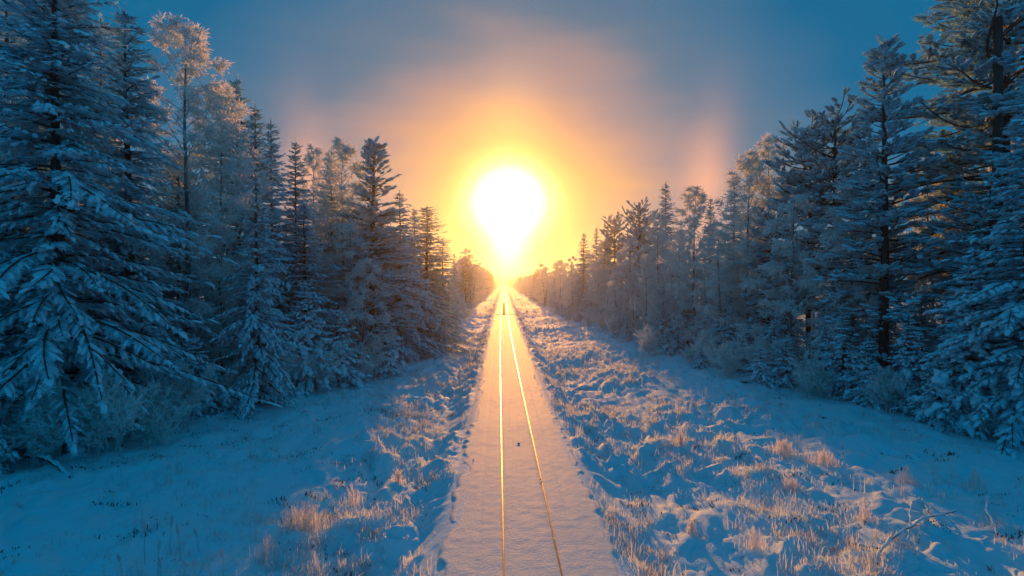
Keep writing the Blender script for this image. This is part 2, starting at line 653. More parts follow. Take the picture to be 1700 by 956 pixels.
def make_spruce(h, rad, seed, spacing=.34, nb=6, snow=1.0, droop=.5, low=.03, padscale=1.0, taper=.85, shoot=.21, hang=.35, big=.6, gap=.35):
    """Trunk and boughs, needle sprays, and the snow that lies on them."""
    r = np.random.default_rng(seed)
    wood, green, white = Geo(), Geo(), Geo()
    line = wiggle_line(h, seed, 16, .07)
    tr = .010 * h * (1 - np.linspace(0, 1, 16)) ** .8 + .012
    wood.tube(line, tr, 8)
    P, D, LN, PS = [], [], [], []
    nz = Noise2(seed)
    z = h * low + .2
    while z < h * .985:
        t0 = z / h
        k = max(3, int(round(nb * (.75 + .25 * (1 - t0)))))
        a0 = r.uniform(0, 6.28)
        for j in range(k):
            zb = min(h * .985, z + r.uniform(-.6, .6) * spacing * (1 - .5 * t0))
            t = max(0.0, zb / h)
            env = rad * ((1 - t) ** taper) * (.55 + .45 * min(1, (t + .04) / .16)) + .08
            a = a0 + 6.283 * j / k + r.normal(0, .3)
            lump_ = 1 + gap * 2.2 * float(nz(np.array([a * 1.1 + 20]), np.array([zb * .55]))[0])
            L = env * r.uniform(.65, 1.12) * lump_
            up = .60 * t ** 2 + .02 + r.normal(0, .10)
            dr = droop * (1 - .6 * t) * r.uniform(.65, 1.4)
            m = max(4, int(L / .3))
            s = np.linspace(0, 1, m)
            q = along(line, np.array([t]))[0]
            rr = L * (s - .10 * dr * s ** 2)
            zz = L * (up * s - dr * s ** 2 + .30 * dr * s ** 3.4)
            side = r.normal(0, .16) * L * s ** 2
            b = np.stack([q[0] + rr * math.cos(a) - side * math.sin(a), q[1] + rr * math.sin(a) + side * math.cos(a), q[2] + zz], -1)
            wood.tube(b, (.022 + .008 * L) * (1 - .8 * s) + .003, 3)
            ns = max(3, int(L / shoot))
            ss = np.clip((np.arange(ns) + r.random(ns)) / ns, .10, 1.0)
            pts = along(b, ss)
            tg = along(np.gradient(b, axis=0), ss)
            tg /= np.linalg.norm(tg, axis=1)[:, None] + 1e-9
            for sgn in (-1, 1):
                perp = np.stack([-tg[:, 1], tg[:, 0], np.zeros(ns)], -1) * sgn
                w = r.uniform(.35, 1.1, ns)[:, None]
                d = tg * .8 + perp * w
                d[:, 2] -= r.uniform(.3, 1.5, ns) * hang * (1 - .7 * t)
                ln = np.clip((.16 + .30 * (1 - ss) * L) * r.uniform(.7, 1.35, ns), .16, .72)
                P.append(pts); D.append(d); LN.append(ln); PS.append(np.full(ns, .78))
            P.append(b[-1:]); D.append(tg[-1:] + np.array([[0, 0, .05]])); LN.append(np.array([.22 + .10 * L])); PS.append(np.array([1.0]))
            # lumps of snow bending the bough's end down
            if L > .6 and r.random() < big * snow:
                Lc = min(L, 1.8)
                for c in r.uniform(.40, .98, 1 + int(L > 1.1) + int(L > 1.9) + int(L > 2.8)):
                    pp = along(b, np.array([c - .06])) + r.normal(0, .09 * Lc, (1, 3)) * [1, 1, .3]
                    dd = along(np.gradient(b, axis=0), np.array([c]))
                    dd = dd / np.linalg.norm(dd) + [[0, 0, -.2]] + r.normal(0, .38, (1, 3)) * [1, 1, .5]
                    kk = r.uniform(.45, 1.05) * padscale
                    white.inst(MITTEN[r.integers(4)], pp + np.array([[0, 0, .04]]), basis(dd, (0, 0, 1), (.26 + .13 * Lc) * kk, (.085 + .03 * Lc) * kk, (.09 + .03 * Lc) * kk))
        z += spacing * (.7 + .6 * r.random()) * (1 - .35 * t0)
    P, D, LN, PS = map(np.concatenate, (P, D, LN, PS))
    D /= np.linalg.norm(D, axis=1)[:, None]
    P = np.concatenate([P, line[-1:] - [[0, 0, .45]]]); D = np.concatenate([D, [[0, 0, 1.0]]]); LN = np.append(LN, .7); PS = np.append(PS, 0)
    which = r.integers(0, 3, len(P))
    roll = r.normal(0, .35, (len(P), 3)) + [0, 0, 1]
    for w in range(3):
        k = which == w
        green.inst(SPRAYS[w], P[k], basis(D[k], roll[k], LN[k], .075 + .17 * LN[k], .09 + .12 * LN[k]))
    k = r.random(len(P)) < PS * snow
    pw = r.integers(0, 3, len(P))
    for w in range(3):
        q = k & (pw == w)
        n = q.sum()
        sc = r.uniform(.5, 1.2, n) * padscale
        white.inst(PADS[w], P[q] + D[q] * (LN[q] * r.uniform(.0, .35, n))[:, None] + [0, 0, .012], basis(D[q], (0, 0, 1), LN[q] * r.uniform(.5, .9, n), (.035 + .09 * LN[q]) * sc, (.035 + .075 * LN[q]) * sc))
    return wood, green, white, h


def make_pine(h, rad, seed, low=.35, spacing=.55, nb=5, snow=.8, up0=.35, droop=.25, shape='cone', dense=1.0, shootlen=.42):
    r = np.random.default_rng(seed)
    wood, green, white = Geo(), Geo(), Geo()
    line = wiggle_line(h, seed + 5, 18, .10)
    wood.tube(line, .0105 * h * (1 - np.linspace(0, 1, 18)) ** .7 + .015, 9)
    P, D, LN = [], [], []
    z = h * low
    while z < h * .985:
        t = (z / h - low) / (1 - low)
        if shape == 'cone':
            env = rad * (1 - t) ** .95 * (.7 + .3 * min(1, t / .15)) + .22
        else:
            env = rad * math.sqrt(max(.02, 1 - (abs(t - .42) / .62) ** 2.2)) + .2
        k = max(3, int(round(nb * r.uniform(.7, 1.25))))
        a0 = r.uniform(0, 6.28)
        for j in range(k):
            a = a0 + 6.283 * j / k + r.normal(0, .3)
            L = env * r.uniform(.45, 1.12)
            up = up0 * (.45 + .9 * t) + r.normal(0, .16)
            dr = droop * (1 - .7 * t) * r.uniform(.5, 1.6)
            zj = r.uniform(-.5, .5) * spacing
            m = max(4, int(L / .35))
            s = np.linspace(0, 1, m)
            q = along(line, np.array([min(.99, (z + zj) / h)]))[0]
            zz = L * (up * s - dr * s ** 2 + .35 * t * s ** 3)
            side = r.normal(0, .20) * L * s ** 1.6 + .05 * L * np.sin(s * 5 + a)
            b = np.stack([q[0] + L * s * math.cos(a) - side * math.sin(a), q[1] + L * s * math.sin(a) + side * math.cos(a), q[2] + zz], -1)
            wood.tube(b, (.02 + .012 * L) * (1 - .75 * s) + .004, 4)
            tgr = np.gradient(b, axis=0)
            n2 = max(2, int(L * 3.0 * dense))
            for q2 in range(n2):
                c = r.uniform(.14, 1.0)
                p0 = along(b, np.array([c]))[0]
                tg = along(tgr, np.array([c]))[0]
                tg /= np.linalg.norm(tg) + 1e-9
                sg = r.choice([-1, 1])
                d2 = tg * .9 + np.array([-tg[1], tg[0], 0]) * sg * r.uniform(.35, 1.0) + np.array([0, 0, r.uniform(.0, .35)])
                d2 /= np.linalg.norm(d2)
                l2 = (.22 + .42 * (1 - c) * L) * r.uniform(.7, 1.2)
                l2 = min(l2, 1.3)
                e = p0 + d2 * l2 + [0, 0, .12 * l2]
                wood.tube(np.stack([p0, e]), [.010, .004], 3)
                n3 = max(2, int(l2 * 7))
                f = r.uniform(.25, 1, n3)
                f[0] = 1
                pts = p0 + (e - p0) * f[:, None]
                dd = d2 + r.normal(0, .55, (n3, 3)) + [0, 0, .30]
                dd[0] = d2 + [0, 0, .3]
                P.append(pts); D.append(dd); LN.append(shootlen * r.uniform(.6, 1.15, n3))
            P.append(b[-1:]); D.append(tgr[-1:] / np.linalg.norm(tgr[-1]) + [[0, 0, .5]]); LN.append(np.array([shootlen * 1.2]))
        z += spacing * r.uniform(.6, 1.4) * (1 - .3 * t)
    # top candles
    for i in range(7):
        P.append(line[-1:] - [[0, 0, .15 * i]]); D.append(np.array([[r.normal(0, .5), r.normal(0, .5), 1.2]])); LN.append(np.array([shootlen * 1.4]))
    P, D, LN = map(np.concatenate, (P, D, LN))
    D /= np.linalg.norm(D, axis=1)[:, None]
    which = r.integers(0, 3, len(P))
    for w in range(3):
        k = which == w
        green.inst(BRUSH[w], P[k] - D[k] * (LN[k] * .35)[:, None], basis(D[k], r.normal(0, 1, (k.sum(), 3)), LN[k], LN[k] * .36, LN[k] * .36))
    k = np.nonzero(r.random(len(P)) < snow)[0]
    pw = r.integers(0, 3, len(k))
    for w in range(3):
        q = k[pw == w]
        n = len(q)
        dd = D[q] * [1, 1, .6]
        white.inst(PADS[w], P[q] - D[q] * (LN[q] * .25)[:, None] + [0, 0, .05], basis(dd, (0, 0, 1), LN[q] * r.uniform(.7, 1.25, n), LN[q] * r.uniform(.17, .34, n), LN[q] * r.uniform(.12, .24, n)))
    return wood, green, white, h


def make_birch(h, rad, seed, low=.12, n1=64, n2=9, n3=11, hang=.35, stems=1, twig=.55, up=1.25):
    """Rimed birch: trunk(s), rising limbs, and thousands of frosted twigs."""
    r = np.random.default_rng(seed)
    wood, frost, limbs = Geo(), Geo(), Geo()
    P, D, LN = [], [], []
    for st in range(stems):
        hs = h * (1 if st == 0 else r.uniform(.7, .92))
        line = wiggle_line(hs, seed + 31 * st, 18, .16, (0, 0) if stems == 1 else (r.normal(0, .05), r.normal(0, .05)))
        wood.tube(line, .0075 * hs * (1 - np.linspace(0, 1, 18)) ** .85 + .010, 8)
        m1 = n1 // stems
        for i in range(m1):
            t = low + (1 - low) * ((i + r.random()) / m1) ** .9
            p0 = along(line, np.array([t]))[0]
            a = i * 2.399 + r.normal(0, .4)
            tt = (t - low) / (1 - low)
            env = rad * (min(1, .45 + tt * 1.8)) * (1 - tt) ** .62 + .25
            L = env * r.uniform(.6, 1.15)
            upk = up * r.uniform(.7, 1.25)
            s = np.linspace(0, 1, 6)
            zz = L * (upk * s - hang * 1.1 * s ** 2.4)
            b = np.stack([p0[0] + L * s ** .9 * math.cos(a) + r.normal(0, .04, 6) * L * s, p0[1] + L * s ** .9 * math.sin(a) + r.normal(0, .04, 6) * L * s, p0[2] + zz], -1)
            limbs.tube(b, (.010 + .010 * L) * (1 - .8 * s) + .004, 3)
            tg = np.gradient(b, axis=0)
            for j in range(n2):
                c = r.uniform(.15, 1) if r.random() < .3 else r.uniform(.6, 1.02)
                q0 = along(b, np.array([c]))[0]
                d = along(tg, np.array([c]))[0]
                d = d / (np.linalg.norm(d) + 1e-9) + r.normal(0, .6, 3)
                d /= np.linalg.norm(d)
                l2 = (.22 + .40 * (1 - c * .6) * L * .75) * r.uniform(.5, 1.2)
                ss = np.linspace(0, 1, 4)
                b2 = q0 + d * (l2 * ss)[:, None] - np.array([0, 0, 1]) * (hang * .8 * l2 * ss ** 2)[:, None]
                limbs.tube(b2, .011 * (1 - .7 * ss) + .003, 3)
                f = r.uniform(.12, 1, n3)
                pts = along(b2, f)
                dd = d + r.normal(0, .75, (n3, 3)) - [0, 0, hang * .9]
                P.append(pts); D.append(dd); LN.append(twig * r.uniform(.5, 1.25, n3))
    P, D, LN = map(np.concatenate, (P, D, LN))
    D /= np.linalg.norm(D, axis=1)[:, None]
    which = r.integers(0, 4, len(P))
    for w in range(4):
        k = which == w
        frost.inst(FROST[w], P[k], basis(D[k], r.normal(0, 1, (k.sum(), 3)), LN[k], LN[k], LN[k]))
    wood_all = wood
    return wood_all, limbs, frost, h


def make_shrub(h, seed, n1=14, n2=8, n3=7, spread=.8, twig=.38, upright=0):
    r = np.random.default_rng(seed)
    limbs, frost = Geo(), Geo()
    P, D, LN = [], [], []
    for i in range(n1):
        a = r.uniform(0, 6.28)
        L = h * r.uniform(.6, 1.05)
        lean = spread * r.uniform(.1, 1.0)
        s = np.linspace(0, 1, 6)
        o = r.normal(0, .12 * h, 2)
        b = np.stack([o[0] + lean * L * .6 * s ** 1.5 * math.cos(a), o[1] + lean * L * .6 * s ** 1.5 * math.sin(a), L * (s - .25 * lean * s ** 2)], -1)
        limbs.tube(b, .012 * (1 - .75 * s) + .004, 3)
        tg = np.gradient(b, axis=0)
        for j in range(n2):
            c = r.uniform(.2, 1)
            q0 = along(b, np.array([c]))[0]
            d = along(tg, np.array([c]))[0]
            d = d / np.linalg.norm(d) + r.normal(0, .5 - .35 * upright, 3) + [0, 0, upright]
            d /= np.linalg.norm(d)
            l2 = h * .28 * r.uniform(.5, 1.2)
            limbs.tube(np.stack([q0, q0 + d * l2]), [.007, .003], 3)
            f = r.uniform(.1, 1, n3)
            P.append(q0 + d * (f * l2)[:, None]); D.append(d + r.normal(0, .6 - .4 * upright, (n3, 3)) + [0, 0, .1]); LN.append(twig * r.uniform(.5, 1.2, n3))
    P, D, LN = map(np.concatenate, (P, D, LN))
    D /= np.linalg.norm(D, axis=1)[:, None]
    which = r.integers(0, 4, len(P))
    for w in range(4):
        k = which == w
        frost.inst(FROST[w], P[k], basis(D[k], r.normal(0, 1, (k.sum(), 3)), LN[k], LN[k], LN[k]))
    return limbs, frost, h


PROTO = {}


def proto(key, kind, parts, h):
    """parts: list of (part name, mesh)."""
    PROTO[key] = (kind, parts, h)


def conifer_parts(key, g, needle):
    wood, green, white, h = g
    return [('trunk', wood.mesh(key + '_trunk', M_BARK)),
            ('crown', green.mesh(key + '_crown', needle, False)),
            ('snow_cover', white.mesh(key + '_snow', M_SNOW))], h


for key, args in {
    'spruce_a': dict(h=19, rad=3.4, seed=11, snow=.7, droop=.65, nb=6, spacing=.38, gap=.5, taper=.75, hang=.5),
    'spruce_b': dict(h=17, rad=2.9, seed=23, snow=.55, droop=.6, spacing=.36, nb=6, hang=.4, gap=.5, taper=.75),
    'spruce_c': dict(h=20, rad=4.0, seed=37, snow=.95, droop=.85, nb=5, spacing=.40, padscale=1.0, hang=.6, big=.75, gap=.5),
    'spruce_d': dict(h=25, rad=5.4, seed=39, snow=.9, droop=.80, nb=7, spacing=.50, padscale=.82, hang=.8, big=.5, taper=.6, gap=.5, shoot=.25, low=.12),
}.items():
    p, h = conifer_parts(key, make_spruce(**args), M_NEEDLE)
    proto(key, 'spruce_tree', p, h)
for key, args in {
    'young_a': dict(h=7.5, rad=2.3, seed=41, spacing=.36, nb=6, snow=1.0, droop=.75, padscale=1.45, taper=.9, low=.01, shoot=.24, hang=.6, big=.95, gap=.5),
    'young_b': dict(h=5.0, rad=1.9, seed=43, spacing=.33, nb=6, snow=1.0, droop=.7, padscale=1.35, taper=.95, low=.01, shoot=.24, hang=.6, big=.95, gap=.5),
}.items():
    p, h = conifer_parts(key, make_spruce(**args), M_NEEDLE)
    proto(key, 'young_spruce', p, h)
for key, args in {
    'pine_a': dict(h=20, rad=3.1, seed=51, low=.22, spacing=.50, nb=5, snow=.8, dense=1.25, droop=.35),
    'pine_b': dict(h=22, rad=4.8, seed=57, low=.28, spacing=.62, nb=6, snow=.9, shape='round', up0=.16, droop=.6, dense=1.2),
    'pine_c': dict(h=17, rad=2.7, seed=63, low=.28, spacing=.50, nb=5, snow=.75, shape='round', dense=1.1, droop=.35),
}.items():
    p, h = conifer_parts(key, make_pine(**args), M_PINEN)
    proto(key, 'pine_tree', p, h)
for key, args in {
    'birch_a': dict(h=20, rad=3.5, seed=71, low=.03, n1=84, n2=9, n3=8, twig=.44, up=1.5, hang=.4),
    'birch_b': dict(h=15, rad=3.5, seed=73, low=.01, n1=80, n2=9, n3=8, hang=.6, stems=2, up=1.2, twig=.44),
    'birch_c': dict(h=16, rad=2.8, seed=79, low=.02, n1=72, n2=9, n3=8, hang=.35, up=1.7, twig=.42),
}.items():
    wood, limbs, frost, h = make_birch(**args)
    proto(key, 'birch_tree', [('trunk', wood.mesh(key + '_trunk', M_BIRCHB)), ('branches', limbs.mesh(key + '_branches', M_FROST)),
                              ('crown', frost.mesh(key + '_crown', M_FROST, False))], h)
for key, args in {
    'shrub_a': dict(h=2.6, seed=81, n1=16, n2=9, n3=8),
    'shrub_b': dict(h=3.6, seed=83, n1=18, n2=10, n3=9, spread=1.0, twig=.5),
}.items():
    limbs, frost, h = make_shrub(**args)
    mm = M_FROST
    proto(key, 'frosted_shrub', [('stems', limbs.mesh(key + '_stems', mm)), ('twigs', frost.mesh(key + '_twigs', mm, False))], h)

def blades(pos, hgt, wid, lean, r, geo):
    """Curved grass blades: a tapering two-segment ribbon each."""
    n = len(pos)
    a = r.uniform(0, 2 * np.pi, n)
    la = r.uniform(0, 2 * np.pi, n)
    wv = np.stack([np.cos(a), np.sin(a), np.zeros(n)], -1) * wid[:, None]
    lv = np.stack([np.cos(la), np.sin(la), np.zeros(n)], -1) * (lean * hgt)[:, None]
    up = np.array([0, 0, 1.0])
    p1 = pos + lv * .30 + up * (hgt * .60)[:, None]
    p2 = pos + lv + up * (hgt * (1 - .35 * lean))[:, None]
    v = np.stack([pos - wv, pos + wv, p1 - wv * .8, p1 + wv * .8, p2], 1).reshape(-1, 3)
    i = np.arange(n)[:, None] * 5
    f = np.concatenate([i + [0, 1, 3], i + [0, 3, 2], i + [2, 3, 4]])
    geo.add(v, f)


def make_tuft(seed, n, spread):
    r = np.random.default_rng(seed)
    g = Geo()
    rad = np.abs(r.normal(0, spread, n))
    a = r.uniform(0, 6.28, n)
    P = np.stack([rad * np.cos(a) * 1.4, rad * np.sin(a), np.zeros(n)], -1)
    H = (1.0 - .9 * (rad / (spread * 2.6)).clip(0, .85)) * r.uniform(.45, 1.05, n)
    blades(P, H, r.uniform(.006, .013, n), np.abs(r.normal(.12, .22, n)).clip(0, .9), r, g)
    tips = r.choice(n, n // 3, replace=False)
    d = r.normal(0, .35, (len(tips), 3)) + [0, 0, 1]
    f = Geo()
    f.inst(FROST[seed % 4], P[tips] + np.stack([0 * tips, 0 * tips, H[tips] * .55], -1), basis(d, r.normal(0, 1, (len(tips), 3)), H[tips] * .5, .22 * H[tips], .22 * H[tips]))
    return g, f


SOURCE = {}
ALL_POS = []
for key, args in {'shrub_c': (85, 150, .17), 'shrub_d': (87, 120, .26), 'shrub_e': (89, 260, .42)}.items():
    g_, f_ = make_tuft(*args)
    proto(key, 'frosted_tuft', [('blades', g_.mesh(key + '_blades', M_TUFT, False)), ('plumes', f_.mesh(key + '_plumes', M_TUFT, False))], 1.0)


def plant(key, x, y, height, width, rot, label, cat, group=None, lean=(0, 0), sink=.12, name=None):
    kind, parts, h = PROTO[key]
    z = gzf(x, y) - sink
    root = bpy.data.objects.new(name or kind, None)
    root.empty_display_size = .3
    COL.objects.link(root)
    root.location = (x, y, z)
    k = height / h
    root.scale = (k * width, k * width, k)
    root.rotation_euler = (lean[0], lean[1], rot)
    root['label'] = label
    root['category'] = cat
    if group:
        root['group'] = group
    if key not in SOURCE:
        SOURCE[key] = []
        for pn, me in parts:
            c = link(pn, me, root)
            if pn != 'trunk':
                c['kind'] = 'stuff'
            SOURCE[key].append(c)
    else:
        for src in SOURCE[key]:
            c = src.copy()
            COL.objects.link(c)
            c.parent = root
    ALL_POS.append((x, y))
    return root


#  key, trunk pixel x, distance, top pixel y, width factor, label
FRONT = [
    # ---- left forest edge, near to far
    ('spruce_d', 88, 22.5, -170, 1.1, 'huge drooping snow-laden spruce filling the upper left corner'),
    ('spruce_c', 165, 33, 25, 1.1, 'snowy spruce behind the upper left corner spruce'),
    ('spruce_a', 55, 33, -30, 1.2, 'dark spruce showing through the boughs of the upper left corner spruce'),
    ('spruce_c', 10, 25, -40, 1.2, 'snowy spruce cut off by the left side of the picture'),
    ('spruce_a', 214, 28, 18, 1.15, 'pointed dark spruce top between the corner spruce and the tallest birch'),
    ('birch_a', 306, 31, 42, 1.15, 'tallest pale frosted birch on the left with pinkish sunlit top'),
    ('birch_c', 366, 34, 150, 1.0, 'slim frosted birch just right of the tallest left birch'),
    ('spruce_b', 392, 37, 128, 1.0, 'narrow dark spruce standing highest right of the left birches'),
    ('spruce_b', 424, 37, 176, .95, 'narrow spruce close beside the highest dark spruce on the left'),
    ('spruce_a', 452, 41, 200, .85, 'slender spruce, third of the dark pointed row on the left'),
    ('spruce_c', 425, 31, 290, .95, 'broad spruce bowed under heavy snow in front of the dark pointed row'),
    ('spruce_b', 490, 42, 232, .9, 'slender spruce, fourth of the dark pointed row on the left'),
    ('birch_a', 520, 50, 245, .8, 'pale birch with rosy bare twigs behind the left spruce row'),
    ('spruce_b', 549, 47, 252, .95, 'dark spruce left of the twin-topped frosted birch on the left edge'),
    ('birch_c', 568, 45, 236, 1.0, 'frosted birch on the left edge beside a dark spruce'),
    ('pine_a', 622, 46, 238, 1.5, 'large frosted pine standing forward on the left edge with thick dark trunk'),
    ('birch_b', 596, 42, 370, 1.0, 'low drooping frosted birch under the forward left pine'),
    ('spruce_c', 664, 53, 318, 1.35, 'snowy spruce just right of the forward left pine'),
    ('spruce_a', 706, 60, 340, 1.6, 'spruce with sunlit orange bough tips nearest the track on the left'),
    ('spruce_b', 688, 66, 345, 1.0, 'dark spruce behind the sunlit spruce near the track on the left'),
    ('spruce_c', 735, 76, 396, 1.5, 'last big spruce before the gap on the left'),
    ('birch_b', 783, 140, 414, 1.25, 'lone round-headed frosted tree beyond the gap on the left'),
    # ---- right forest edge, near to far
    ('spruce_c', 1712, 23, 120, 1.15, 'big snow-laden spruce cut off by the right side of the picture'),
    ('pine_b', 1678, 31, -75, 1.25, 'tall wide-branched pine in the upper right corner'),
    ('birch_b', 1622, 33, 195, 1.0, 'frosted birch below the boughs of the upper right pine'),
    ('birch_b', 1560, 36, 260, 1.0, 'low frosted birch just right of the lone-topped pine'),
    ('pine_a', 1470, 31, 70, 1.15, 'open-crowned pine standing above its neighbours on the right'),
    ('pine_c', 1384, 38, 190, 1.1, 'pine with flat rounded top left of the open-crowned pine'),
    ('pine_c', 1346, 40, 215, 1.0, 'smaller pine beside the flat-topped pine on the right'),
    ('birch_c', 1415, 33, 300, 1.1, 'frosted birch in front of the right-hand pines'),
    ('birch_a', 1277, 44, 228, .9, 'tall frosted birch with narrow pale top midway along the right'),
    ('birch_c', 1243, 44, 258, 1.1, 'frosted birch just left of the tall narrow-topped one on the right'),
    ('birch_b', 1312, 37, 330, 1.1, 'bushy frosted birch leaning out over the right clearing'),
    ('spruce_b', 1219, 54, 285, .85, 'dark spruce tip between frosted birches midway along the right'),
    ('spruce_b', 1180, 60, 328, .7, 'small dark spruce tip right of the pale pointed birch'),
    ('birch_c', 1153, 51, 315, 1.1, 'pale pointed frosted birch with rosy sunlit side on the right'),
    ('birch_b', 1200, 45, 385, 1.0, 'low frosted birch at the front of the right edge'),
    ('spruce_a', 1105, 66, 303, .9, 'dark pointed spruce rising above the rosy birches on the right'),
    ('birch_a', 1092, 62, 350, .9, 'rosy frosted birch below the dark pointed spruce on the right'),
    ('pine_c', 1060, 76, 342, .95, 'dark pine top left of the pointed spruce on the right'),
    ('birch_c', 1128, 55, 385, 1.0, 'low rosy birch in front of the pointed spruce on the right'),
    ('pine_c', 1021, 86, 363, .9, 'second dark pine top left of the pointed spruce on the right'),
    ('birch_b', 1042, 70, 395, 1.0, 'sunlit rosy birch under the two dark pine tops'),
    ('birch_a', 1003, 86, 400, .9, 'sunlit leaning birch left of the two dark pine tops'),
    ('spruce_b', 990, 97, 378, .8, 'thin dark spruce, right one of the far pair on the right'),
    ('spruce_b', 969, 100, 387, 1.0, 'dark spruce, left one of the far pair on the right'),
    ('birch_b', 950, 104, 425, .9, 'hazy rosy birch beside the far pair of dark spruces'),
    ('birch_a', 930, 122, 432, .9, 'hazy frosted birch second from the far spruce pair'),
    ('birch_b', 905, 150, 438, 1.1, 'round hazy birch near the vanishing point on the right'),
]
r_ = random.Random(5)
for key, px, d, ty, wf, lab in FRONT:
    x, y, zt = pix(px, ty, d)
    hgt = zt - gz(x, y)
    k = PROTO[key][2]
    if key.startswith('birch'):
        hgt *= .985
    cat = {'spruce_tree': 'spruce', 'pine_tree': 'pine', 'birch_tree': 'birch'}[PROTO[key][0]]
    plant(key, x, y, hgt, wf * 1.08 * (k / hgt) ** .35, r_.uniform(0, 6.28), lab, cat)

# young spruces and saplings along the front of the forest
YOUNG = [
    ('young_a', 1612, 25, 432, 1.1, 'young spruce under thick snow cushions at the right, nearest the big spruce'),
    ('young_a', 1508, 28, 520, 1.0, 'young snow-cushioned spruce below the open-crowned pine'),
    ('young_b', 1440, 30, 560, 1.1, 'small snowy spruce left of the one below the open-crowned pine'),
    ('young_a', 1372, 33, 530, 1.0, 'young spruce under snow below the flat-topped pine'),
    ('young_b', 1305, 35, 560, 1.1, 'small snowy spruce where the right edge steps forward'),
    ('young_b', 1560, 25, 590, 1.0, 'lowest small spruce at the foot of the snow-cushioned right row'),
    ('young_a', 1680, 24, 520, 1.1, 'young spruce almost hidden by the big right-hand spruce'),
    ('young_b', 1235, 41, 535, 1.1, 'small snowy spruce at the foot of the tall narrow-topped birch'),
    ('young_a', 40, 22, 420, 1.1, 'young spruce drooping with snow at the far left'),
    ('young_b', 140, 23, 585, 1.1, 'small snowy spruce under the corner spruce'),
    ('young_a', 235, 26, 500, 1.1, 'young spruce under the tallest left birch'),
    ('young_b', 322, 28.5, 560, 1.1, 'small snowy spruce nearest the open snow on the left'),
    ('young_a', 505, 36, 470, 1.1, 'young spruce in front of the slender spruce row'),
    ('young_b', 560, 39, 510, 1.2, 'small snowy spruce below the twin-topped left birch'),
    ('young_b', 640, 44, 520, 1.2, 'small snowy spruce at the foot of the forward left pine'),
]
for key, px, d, ty, wf, lab in YOUNG:
    x, y, zt = pix(px, ty, d)
    plant(key, x, y, max(2.0, zt - gz(x, y)), wf, r_.uniform(0, 6.28), lab, 'young spruce')

# trees standing deeper in the forest and along the far edges
def clear_of(x, y, dmin):
    return all((x - a) ** 2 + (y - b) ** 2 > dmin ** 2 for a, b in ALL_POS)


def edge_left(y):      # distance of the forest edge from the track centre
    return np.interp(y, [10, 22, 30, 42, 52, 75, 120, 900], [22.5, 21.5, 19.5, 14, 11, 10.2, 9.6, 9.2])


def edge_right(y):
    return np.interp(y, [10, 22, 30, 40, 55, 100, 200, 900], [26, 25.5, 20.5, 17.6, 16.2, 14.6, 11.5, 9.5])


deep = [('spruce_a', 15.5), ('spruce_b', 14.5), ('spruce_c', 15), ('pine_c', 15), ('birch_a', 14.5), ('birch_c', 13.5), ('birch_b', 12.5)]
WL = [.27, .22, .17, .10, .09, .07, .08]
WR = [.09, .13, .05, .11, .21, .21, .20]
WFAR = [.02, .08, .0, .04, .24, .30, .32]          # the right-hand edge farther on is nearly all frosted birch
ANCHOR = {-1: [(60, 'upper left corner spruce'), (306, 'tallest left birch'), (392, 'highest dark left spruce'), (450, 'snow-bowed left spruce'),
               (520, 'rosy birch of the left row'), (568, 'frosted left-edge birch'), (622, 'forward left pine'), (708, 'sunlit left spruce by the track'), (740, 'last big left spruce')],
          1: [(1700, 'big right-hand spruce'), (1640, 'upper right pine'), (1470, 'open-crowned right pine'), (1370, 'flat-topped right pine'), (1260, 'tall narrow-topped right birch'),
              (1153, 'pale pointed right birch'), (1105, 'pointed dark right spruce'), (1035, 'two dark pine tops on the right'), (969, 'far pair of dark spruces')]}
ORD = ['first', 'second', 'third', 'fourth', 'fifth', 'sixth', 'seventh', 'eighth', 'ninth', 'tenth', 'eleventh', 'twelfth', 'thirteenth', 'fourteenth', 'fifteenth', 'sixteenth', 'seventeenth', 'eighteenth', 'nineteenth', 'twentieth', 'last']


def photo_x(x, y):
    c, q = math.cos(YAW), math.sin(YAW)
    return 850 + FPX * (x * c - y * q) / (x * q + y * c)


def label_by_neighbour(items, relation):
    """items: dicts with x, y, side, look. Counts along from the camera behind or below a tree that is easy to find."""
    seen = {}
    for it in sorted(items, key=lambda i: i['y']):
        px = photo_x(it['x'], it['y'])
        anchor = min(ANCHOR[it['side']], key=lambda a: abs(a[0] - px))[1]
        k = (it['look'], anchor)
        seen[k] = seen.get(k, 0) + 1
        it['label'] = f"{ORD[min(seen[k], 21) - 1]} {it['look']} {relation} the {anchor}"


